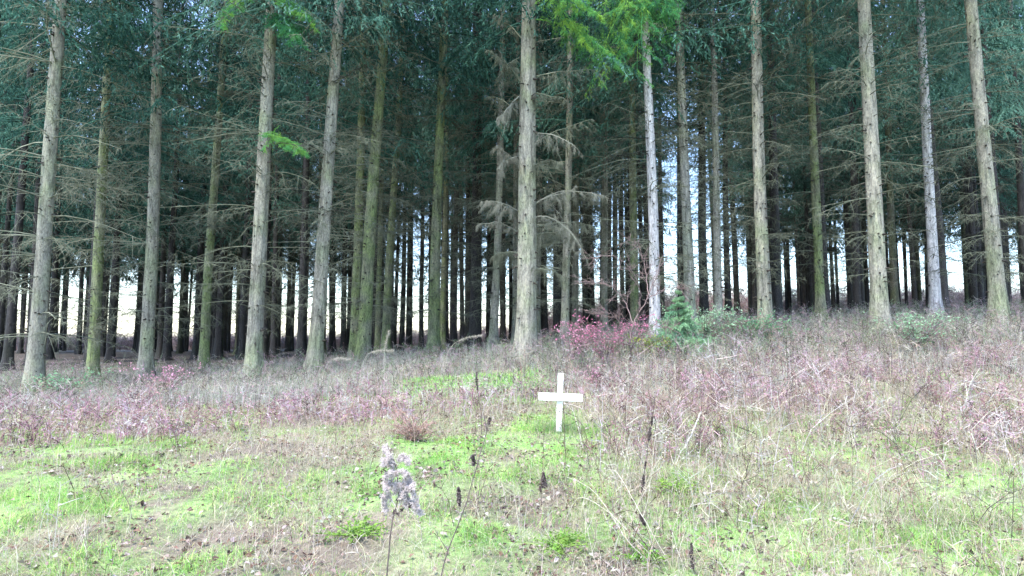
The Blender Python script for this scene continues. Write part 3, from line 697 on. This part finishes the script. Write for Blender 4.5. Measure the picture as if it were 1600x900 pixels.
# ------------------------------------------------------------------ single plants
def path(pts, K=24, jit=0.0, g=None):
    pts = np.array([tuple(p) for p in pts]); t = np.linspace(0, len(pts) - 1, K); i = np.clip(t.astype(int), 0, len(pts) - 2); f = (t - i)[:, None]
    P0 = pts[np.clip(i - 1, 0, None)]; P1 = pts[i]; P2 = pts[i + 1]; P3 = pts[np.clip(i + 2, None, len(pts) - 1)]
    P = .5 * (2 * P1 + (P2 - P0) * f + (2 * P0 - 5 * P1 + 4 * P2 - P3) * f ** 2 + (3 * P1 - P0 - 3 * P2 + P3) * f ** 3)
    if g is not None: P += g.normal(0, jit, P.shape)
    return P

def gp(px, d):
    X = (px - 800) / F * d; return Vector((X, d, float(H(X, d)) - .01))

def hairs(mb, c, g, n, ln, r=.0006, bias=(0, 0, 0)):
    dirs = norm(g.normal(0, 1, (len(c) * n, 3)) + np.array(bias)); p = np.repeat(c, n, 0); l = ln * g.uniform(.5, 1.1, (len(p), 1))
    P = np.stack([p, p + dirs * l * .6, p + dirs * l - np.array([0, 0, 1.]) * l * .15], 1)
    side = norm(np.cross(dirs, g.normal(0, 1, dirs.shape)))
    ribbons(mb, P, np.full((len(p), 3), r * 2), side)

# fluffy seed head weed in front
def fluffy():
    g = np.random.default_rng(81); d = 2.9; b = gp(602, d)
    e = empty("seed_head_weed", b, "dead weed with a fluffy white drooping seed plume near the front", "weed")
    loc = lambda ps: np.array([tuple(Vector(p) - b) for p in ps])
    mb = MB(); main = path(loc([b, at(606, 880, d), at(613, 815, d), at(622, 775, d), at(618, 725, d), at(606, 700, d)]), 22, .0008, g)
    tubes(mb, main[None], np.linspace(.0045, .0015, 22)[None], 6); mb.build("stem", STEM_DARK, e)
    mb = MB(); cs = []
    arcs = [((622, 800), (606, 765), (602, 745), (612, 738)), ((622, 790), (638, 752), (630, 738), (612, 742)), ((620, 800), (634, 765), (645, 768), (650, 792)), ((618, 790), (604, 775), (600, 782), (603, 797)),
            ((622, 780), (630, 755), (640, 750), (646, 762)), ((620, 760), (614, 730), (606, 712), (602, 700)), ((622, 795), (628, 775), (632, 770), (636, 790)), ((620, 770), (612, 755), (605, 757), (603, 764)), ((618, 735), (626, 716), (634, 714), (638, 722)),
            ((620, 745), (612, 722), (604, 718), (599, 724)), ((622, 790), (636, 780), (648, 790), (656, 802)), ((621, 785), (618, 765), (624, 757), (630, 772))]
    for i, a in enumerate(arcs):
        P = path(loc([at(x, y, d + g.uniform(-.05, .05) * j / 3) for j, (x, y) in enumerate(a)]), 16, .0015, g)
        tubes(mb, P[None], np.linspace(.0013, .0006, 16)[None], 4)
        cs.append(P[4:])
    c = np.concatenate(cs); c = np.repeat(c, 8, 0) + g.normal(0, .0065, (len(c) * 8, 3))
    hairs(mb, c, g, 26, .013, .0005, (0, 0, -.1)); mb.build("seed_plume", FLUFF, e, smooth=False)
    mb = MB(); cc = loc([at(622, 802, d), at(617, 798, d), at(628, 796, d), at(622, 780, d), at(605, 738, d), at(641, 790, d)])
    for q in cc:
        n = 26; uu = norm(g.normal(0, 1, (n, 3)) + [0, 0, -.6]); P = np.stack([np.tile(q, (n, 1)), q + uu * .008, q + uu * g.uniform(.01, .018, (n, 1))], 1)
        ribbons(mb, P, np.full((n, 3), .005) * np.array([.5, 1, .2]), norm(np.cross(uu, g.normal(0, 1, uu.shape))))
    mb.build("withered_leaves", STEM_DARK, e, smooth=False)
fluffy()

def stalk(name, label, pts, r0, r1, mat, lumps=(), seed=0, side=0, cat="weed", group=None, leaf=.012, nl=30):
    """pts: (px,py,d); the first is where it is rooted. lumps: (fraction0, fraction1, radius) of seed clusters"""
    g = np.random.default_rng(seed); b = gp(pts[0][0], pts[0][2])
    e = empty(name, b, label, cat, group)
    P = path([(0, 0, 0)] + [tuple(at(*p) - b) for p in pts[1:]], 26, r0 * .35, g)
    mb = MB(); tubes(mb, P[None], np.linspace(r0, r1, 26)[None], 6)
    for q in range(side):
        i = g.integers(8, 23); dd = norm(np.array([g.normal(), g.normal() * .6, abs(g.normal()) * .9 + .2])) * g.uniform(.04, .14)
        Q = path([P[i], P[i] + dd * .6, P[i] + dd + [0, 0, .01]], 6); tubes(mb, Q[None], np.linspace(r1 * 1.1, r1 * .5, 6)[None], 4)
    mb.build("stem", mat, e)
    if lumps:
        for (f0, f1, rad) in lumps:
            mb = MB()
            n = int(nl * 6 * (f1 - f0) / .1); t = g.uniform(f0, f1, n) * 25; i = np.clip(t.astype(int), 0, 24); c = P[i] + (P[i + 1] - P[i]) * (t - i)[:, None]
            env = np.sin((t / 25 - f0) / (f1 - f0) * 3.0 + .1)[:, None]
            c = c + norm(g.normal(0, 1, c.shape)) * rad * g.random((n, 1)) * env
            uu = norm(g.normal(0, 1, c.shape) + [0, 0, .4]); vv = norm(np.cross(uu, g.normal(0, 1, c.shape))); s = leaf * .5 * g.uniform(.5, 1.2, (n, 1))
            V = np.stack([c - uu * s, c + vv * s * .7, c + uu * s, c - vv * s * .7], 1).reshape(-1, 3); ii = np.arange(n)[:, None] * 4
            mb.add(V, f3=np.concatenate([ii + np.array([0, 1, 2]), ii + np.array([0, 2, 3])]))
            mb.build("seed_cluster", mat, e, smooth=False)
    return e

stalk("bare_weed", "long thin dark stem leaning right in front of the mossy patch", [(672, 0, 2.7), (690, 896, 2.7), (727, 790, 2.7), (752, 705, 2.7), (766, 652, 2.7)], .0036, .0018, STEM_DARK, [(.93, .99, .008)], 91, 3, leaf=.014)
stalk("dock_stalk", "tall blackened dock stalk with seed clumps right of the cross", [(1001, 0, 4.6), (1003, 775, 4.6), (1011, 705, 4.6), (1018, 660, 4.6), (1024, 620, 4.6)], .0035, .0015, STEM_DARK, [(.27, .37, .015), (.40, .44, .008), (.58, .70, .015), (.73, .80, .010)], 92, 14, leaf=.02)
stalk("dock_stalk", "short dark brown dock stalk at the front right", [(1083, 0, 3.7), (1082, 885, 3.7), (1080, 848, 3.7)], .0035, .002, STEM_DARK, [(.45, .97, .012)], 93, 2, leaf=.016)
stalk("dock_stalk", "leaning dark seed stalk low on the right, with two small clumps", [(1045, 0, 4.0), (1026, 865, 4.0), (1012, 830, 4.0), (998, 800, 4.0)], .003, .0015, STEM_DARK, [(.30, .44, .014), (.75, .92, .014)], 94, 2, leaf=.018)
stalk("dock_stalk", "small brown withered stalk in the moss below the cross", [(852, 0, 5.2), (850, 760, 5.2), (849, 735, 5.2)], .003, .002, STEM_DARK, [(.3, .9, .028)], 95, 4, leaf=.03, nl=12)
stalk("dock_stalk", "tiny dark leaf clump on a bare stalk in the moss, left of the cross", [(742, 0, 5.4), (741, 735, 5.4), (739, 712, 5.4)], .002, .0015, STEM_DARK, [(.7, .99, .022)], 96, 1, leaf=.045, nl=4)
stalk("dock_stalk", "stunted dark stalk beside the long leaning stem", [(719, 0, 4.6), (718, 790, 4.6), (716, 760, 4.6)], .002, .0015, STEM_DARK, [(.5, .95, .018)], 97, 1, leaf=.03, nl=6)
stalk("dock_stalk", "thin brown stalk with a dark tip above the left moss", [(752, 0, 6.6), (752, 650, 6.6), (745, 600, 6.6), (745, 560, 6.6)], .0035, .002, STEM_DARK, [(.6, .8, .016)], 98, 3, leaf=.025, nl=10)
stalk("dead_stick", "thick pale broken stick leaning right of the dark dock stalk", [(1058, 0, 6.2), (1075, 690, 6.2), (1096, 643, 6.2)], .009, .006, plain("pale_stick", (.62, .57, .52)), (), 99, 0, cat="stick")
PALE = plain("pale_stalk", (.46, .41, .33))
PST = [
 ("long pale stalk bending left from the front centre right", [(940, 0, 3.6), (925, 860, 3.6), (912, 790, 3.6), (918, 760, 3.6)]),
 ("pale stalk leaning left up toward the cross", [(1010, 0, 4.4), (985, 810, 4.4), (950, 710, 4.4), (930, 640, 4.4)]),
 ("pale forked stalk rising right of the cross", [(962, 0, 4.8), (975, 730, 4.8), (990, 650, 4.8), (997, 590, 4.8)]),
 ("straight pale stalk close to the cross's right arm", [(905, 0, 6.2), (907, 670, 6.2), (903, 640, 6.2), (900, 618, 6.2)]),
 ("tall pale stalk crossing the dark dock stalk", [(980, 0, 4.2), (1010, 790, 4.2), (1022, 700, 4.2), (1030, 640, 4.2)]),
 ("short crooked pale stalk in the central moss", [(812, 0, 4.4), (806, 790, 4.4), (801, 750, 4.4)]),
 ("slender pale stalk over the moss near the left side", [(516, 0, 4.8), (514, 740, 4.8), (513, 700, 4.8)]),
 ("pale flattened stalk lying toward the front right corner", [(880, 0, 4.6), (905, 778, 4.5), (950, 800, 4.2), (1000, 850, 3.9), (1030, 880, 3.8)]),
 ("long reddish tan stalk slanting through the moss right of centre", [(1030, 0, 3.8), (985, 850, 3.9), (930, 770, 4.1), (885, 745, 4.4)]),
 ("thin pale stalk bent over the low dark seed stalk", [(1040, 0, 3.9), (1000, 800, 4.0), (965, 740, 4.2), (945, 735, 4.3)]),
 ("bowed pale stalk in front of the right hand thicket", [(1100, 0, 4.6), (1092, 760, 4.6), (1095, 690, 4.6), (1110, 650, 4.6)])]
for i, (lab, pts) in enumerate(PST):
    stalk("pale_stalk", lab, pts, .0028, .0012, PALE, (), 110 + i, 5)

# grass plumes
def plume(label, pts, seed):
    g = np.random.default_rng(seed); b = gp(pts[0][0], pts[0][2]); e = empty("grass_plume", b, label, "grass plume", "pale grass plumes before the forest")
    P = path([(0, 0, 0)] + [tuple(at(*p) - b) for p in pts[1:]], 24, .001, g); mb = MB(); tubes(mb, P[None], np.linspace(.003, .0014, 24)[None], 4); mb.build("stem", PALE, e)
    mb = MB(); c = np.repeat(P[14:], 8, 0) + g.normal(0, .006, (80, 3)); hairs(mb, c, g, 4, .05, .0006, tuple(norm(P[-1] - P[-5]) * 1.2)); mb.build("feathery_tip", PALE, e, smooth=False)
plume("arched pale grass plume before the broad black trunk", [(685, 0, 10.5), (700, 550, 10.5), (722, 530, 10.5), (752, 524, 10.5)], 121)
plume("pale grass plume nodding right below the mossy trunk pair", [(560, 0, 9.5), (568, 565, 9.5), (585, 549, 9.5), (612, 548, 9.5)], 122)
plume("upright feathery grass plume left of the lone green barked spruce", [(603, 0, 10), (600, 560, 10), (602, 540, 10), (608, 518, 10)], 123)
plume("pale grass plume arching by the foot of the leaning grey spruce", [(500, 0, 9.5), (508, 575, 9.5), (525, 560, 9.5), (545, 562, 9.5)], 124)

# ------------------------------------------------------------------ shrubs
def leafmat(n, stops): return leafy(n, stops, .35, 12.0)
PINK_LEAF = leafmat("pink_autumn_leaves", [(0.3, (0.58, 0.20, 0.32)), (0.55, (0.78, 0.34, 0.50)), (0.8, (0.80, 0.54, 0.64))])
GREEN_LEAF = leafmat("bramble_leaves", [(0.3, (0.12, 0.27, 0.14)), (0.55, (0.24, 0.42, 0.24)), (0.8, (0.45, 0.56, 0.42))])
YELLOW_LEAF = leafmat("yellowing_leaves", [(0.3, (0.22, 0.34, 0.06)), (0.6, (0.45, 0.50, 0.10))])
WOOD = plain("shrub_wood", (0.20, 0.14, 0.13))
def shrub(name, label, px, d, w, h, nb, nleaf, leaf_mat, size, seed, up=.6, cat="shrub", skew=0, group=None, flat=.5, hmin=.45, wood=None):
    g = np.random.default_rng(seed); b = gp(px, d); e = empty(name, b, label, cat, group)
    mb = MB(); ends = []
    az = g.random(nb) * 6.28; reach = g.uniform(.3, 1, nb) * w / 2; hh = g.uniform(hmin, 1, nb) * h; s = np.linspace(0, 1, 8)
    P = np.stack([np.cos(az)[:, None] * reach[:, None] * s ** 1.2 + skew * s * hh[:, None], np.sin(az)[:, None] * reach[:, None] * flat * s ** 1.2, hh[:, None] * (s * (1 + up) - up * s ** 2)], -1)
    P[:, 1:] += g.normal(0, .02 * h, P[:, 1:].shape); tubes(mb, P, np.full((nb, 8), .006) * np.linspace(1.5, .4, 8), 4)
    k = 8; bb = np.repeat(P, k, 0); i = g.integers(2, 8, len(bb)); p0 = bb[np.arange(len(bb)), i]; dd = norm(g.normal(0, 1, p0.shape) + [0, 0, .5]) * g.uniform(.08, .28, (len(bb), 1)) * h
    T = np.stack([p0, p0 + dd * .5 + g.normal(0, .01, dd.shape), p0 + dd], 1); tubes(mb, T, np.full((len(T), 3), .0028), 3); mb.build("branches", wood or WOOD, e)
    mb = MB(); j = g.integers(0, len(T), nleaf); f = g.random((nleaf, 1)); c = T[j, 0] * (1 - f) + T[j, 2] * f + g.normal(0, .02, (nleaf, 3))
    uu = norm(g.normal(0, 1, c.shape) * [1, 1, .6]); vv = norm(np.cross(uu, g.normal(0, .6, c.shape) + [0, 0, 1.])); s = size * g.uniform(.5, 1.2, (nleaf, 1)); nn = np.cross(uu, vv)
    V = np.stack([c, c + uu * s + vv * s * .55 + nn * s * .2, c + uu * s * 2.1, c + uu * s - vv * s * .55 + nn * s * .2], 1).reshape(-1, 3); ii = np.arange(nleaf)[:, None] * 4
    mb.add(V, f3=np.concatenate([ii + np.array([0, 1, 2]), ii + np.array([0, 2, 3])])); mb.build("leaves", leaf_mat, e, smooth=False)
    return e
shrub("pink_shrub", "low wide shrub with bright pink leaves before the grey green trunks", 943, 12.3, 2.4, .95, 24, 1000, PINK_LEAF, .024, 131, hmin=.6)
shrub("pink_shrub", "pink leaved shrub low beside the slim lichen grey spruce", 895, 12.6, 1.0, .8, 20, 520, PINK_LEAF, .022, 132, hmin=.6)
shrub("pink_shrub", "small dark red shrub above and right of the white cross", 932, 9.6, .5, .45, 14, 160, PINK_LEAF, .018, 133)
shrub("pink_shrub", "thin pink leaved twigs at the foot of the silvery white trunk", 1012, 13.2, .9, .5, 14, 200, PINK_LEAF, .02, 134)
def bare_shrub():
    g = np.random.default_rng(135); d = 11.8; b = gp(988, d); e = empty("bare_shrub", b, "bare dark branching shrub in front of the green grey spruce", "shrub")
    mb = MB(); L = lambda *p: np.array([tuple(at(x, y, d + q) - b) for x, y, q in p])
    limbs = [L((988, 575, 0), (984, 535, 0), (990, 505, 0), (1008, 470, .1), (1026, 430, .2), (1040, 402, .3)), L((985, 535, 0), (965, 500, -.1), (948, 488, -.3), (925, 492, -.5)), L((990, 510, 0), (975, 470, .2), (950, 445, .2), (915, 438, .3)),
             L((998, 490, 0), (1000, 450, -.3), (985, 418, -.5), (955, 400, -.7), (925, 405, -.9)), L((1008, 470, 0), (1040, 450, .3), (1070, 452, .5)), L((986, 545, 0), (1005, 520, -.4), (1030, 508, -.7), (1048, 515, -.8)), L((986, 540, 0), (950, 530, -.4), (915, 540, -.8)),
             L((1012, 462, 0), (1010, 430, .3), (1000, 395, .5), (980, 372, .6))]
    for i, l in enumerate(limbs):
        P = path(l, 22, .012, g); r = .022 if i == 0 else .012; tubes(mb, P[None], np.linspace(r, .0022, 22)[None], 5)
        k = 26; j = g.integers(5, 21, k); p0 = P[j]; tt = norm(P[j + 1 - (j > 20)] - P[j - 1]); dd = norm(tt * .7 + g.normal(0, .55, (k, 3))) * g.uniform(.1, .42, (k, 1)); s_ = np.linspace(0, 1, 5)
        T = p0[:, None] + dd[:, None] * s_[None, :, None] + g.normal(0, .008, (k, 5, 3)) * s_[None, :, None]; tubes(mb, T, np.full((k, 5), .0042) * np.linspace(1.1, .6, 5), 3)
        q0 = np.repeat(T[:, 2], 3, 0); d3 = norm(np.repeat(dd, 3, 0) + g.normal(0, .2, q0.shape)) * g.uniform(.05, .16, (len(q0), 1)); tubes(mb, np.stack([q0, q0 + d3], 1), np.full((len(q0), 2), .003), 3)
    mb.build("branches", WOOD, e)
bare_shrub()
shrub("bramble", "green bramble thicket behind the sapling on the rising bank", 1098, 12.9, 2.6, .85, 46, 3200, GREEN_LEAF, .026, 136)
shrub("bramble", "yellow green bramble spilling left of the sapling's foot", 1030, 12.2, 1.3, .5, 24, 700, YELLOW_LEAF, .024, 137)
shrub("bramble", "grey green bramble at the right end of the thicket", 1180, 12.8, 2.2, .7, 36, 1500, GREEN_LEAF, .026, 138)
FRESH = leafmat("fresh_leaves", [(0.3, (0.12, 0.28, 0.05)), (0.7, (0.28, 0.44, 0.09))])
shrub("leafy_weed", "small bright green leafy weed in the front grass", 868, 4.1, .42, .10, 30, 420, FRESH, .016, 139, cat="weed", flat=1.0, hmin=.2, wood=FRESH)
shrub("leafy_weed", "fresh green leafy weed under the dark dock stalk", 1052, 5.1, .46, .13, 30, 380, FRESH, .017, 140, cat="weed", flat=1.0, hmin=.2, wood=FRESH)
shrub("leafy_weed", "yellow green weed in the moss at the front right", 1000, 3.9, .40, .09, 24, 300, FRESH, .015, 141, cat="weed", flat=1.0, hmin=.2, wood=FRESH)
shrub("leafy_weed", "green weed tuft beside the fluffy seed weed", 560, 4.2, .5, .09, 26, 320, FRESH, .014, 142, cat="weed", flat=1.0, hmin=.2, wood=FRESH)
shrub("leafy_weed", "rusty brown weed behind the fluffy seed plume", 650, 6.7, .7, .38, 30, 420, leafmat("rust_leaves", [(0.3, (.24, .12, .10)), (.7, (.50, .33, .28))]), .013, 143, cat="weed", flat=1.0, hmin=.15, wood=plain("rust_twigs", (.34, .22, .19)))
shrub("pink_shrub", "reddish shrub far left before the front spruces", 260, 11.0, 1.6, .7, 24, 500, PINK_LEAF, .02, 144)
shrub("bramble", "green bramble below the far right spruces", 1430, 11.5, 2.0, .7, 30, 1300, GREEN_LEAF, .026, 145)
shrub("bramble", "green bramble at the foot of the far left spruces", 110, 11.5, 1.8, .6, 26, 1000, GREEN_LEAF, .026, 146)

# spruce sapling
def sapling(px, d, h, label, seed):
    g = np.random.default_rng(seed); b = gp(px, d); e = empty("spruce_sapling", b, label, "sapling")
    mb = MB(); P = path([(0, 0, 0), (.01, 0, h * .5), (.03, 0, h)], 8); tubes(mb, P[None], np.linspace(.014, .003, 8)[None], 6); mb.build("trunk", WOOD, e)
    mb = live_crown(seed, .06, h * .97, 100, .62 * h, T=14, q=14, size=.04, whorl=.13); mb.build("crown", leafy("sapling_needles", [(0.3, (0.08, 0.20, 0.13)), (0.5, (0.16, 0.33, 0.20)), (0.7, (0.28, 0.46, 0.25))], .3), e)
sapling(1060, 12.4, 1.3, "young green spruce sapling at the foot of the silvery trunk", 151)

# brush at the far edge of the wood
mb = MB(); g = np.random.default_rng(161); n = 16000
x = g.uniform(-70, 75, n); d = g.uniform(57, 66, n); n = len(x)
stems(mb, x, d, g, g.uniform(.6, 2.6, n) * np.where(x > 2, 1.3, .7), [(.42, .30, .31), (.50, .40, .40), (.36, .30, .26)], tw=7, rad=.016, lean=.5)
tag(mb.build("distant_undergrowth", VEG, smooth=False), "pinkish brown scrub seen through the trunks beyond the wood", "undergrowth", kind="stuff")

# ------------------------------------------------------------------ light, sky, camera
sc = bpy.context.scene
w = bpy.data.worlds.new("World"); sc.world = w; w.use_nodes = True; nt = w.node_tree
bg = nt.nodes["Background"]; sky = nt.nodes.new("ShaderNodeTexSky"); sky.sky_type = "NISHITA"; sky.sun_disc = False
to_sun = Vector((-.28, -.40, 1.0)).normalized()
sky.sun_elevation = math.asin(to_sun.z); sky.sun_rotation = math.atan2(to_sun.x, to_sun.y)
sky.air_density = 1.0; sky.dust_density = 0.8; sky.ozone_density = 2.0
nt.links.new(sky.outputs[0], bg.inputs[0]); bg.inputs[1].default_value = 0.13
ld = bpy.data.lights.new("sun", "SUN"); ld.energy = 1.5; ld.angle = math.radians(10); ld.color = (1, .96, .9)
lo = bpy.data.objects.new("sun", ld); C.objects.link(lo); lo.rotation_mode = "QUATERNION"; lo.rotation_quaternion = to_sun.to_track_quat("Z", "Y")
cd = bpy.data.cameras.new("camera"); cam = bpy.data.objects.new("camera", cd); C.objects.link(cam)
cd.sensor_width = 36; cd.lens = F / 1600 * 36; cd.clip_end = 3000; cd.clip_start = .05
cam.location = (0, 0, EYE); cam.rotation_euler = (math.radians(90) + PITCH, 0, 0); sc.camera = cam
sc.render.resolution_x = 1024; sc.render.resolution_y = 576
sc.view_settings.view_transform = "Standard"; sc.view_settings.look = "None"; sc.view_settings.gamma = 1; sc.view_settings.exposure = 2.5
cy = sc.cycles; cy.max_bounces = 5; cy.diffuse_bounces = 1; cy.glossy_bounces = 1; cy.transmission_bounces = 3; cy.transparent_max_bounces = 4
cy.use_denoising = True
try: cy.denoiser = "OPENIMAGEDENOISE"
except Exception: pass
cy.use_adaptive_sampling = True; cy.adaptive_threshold = 0.02
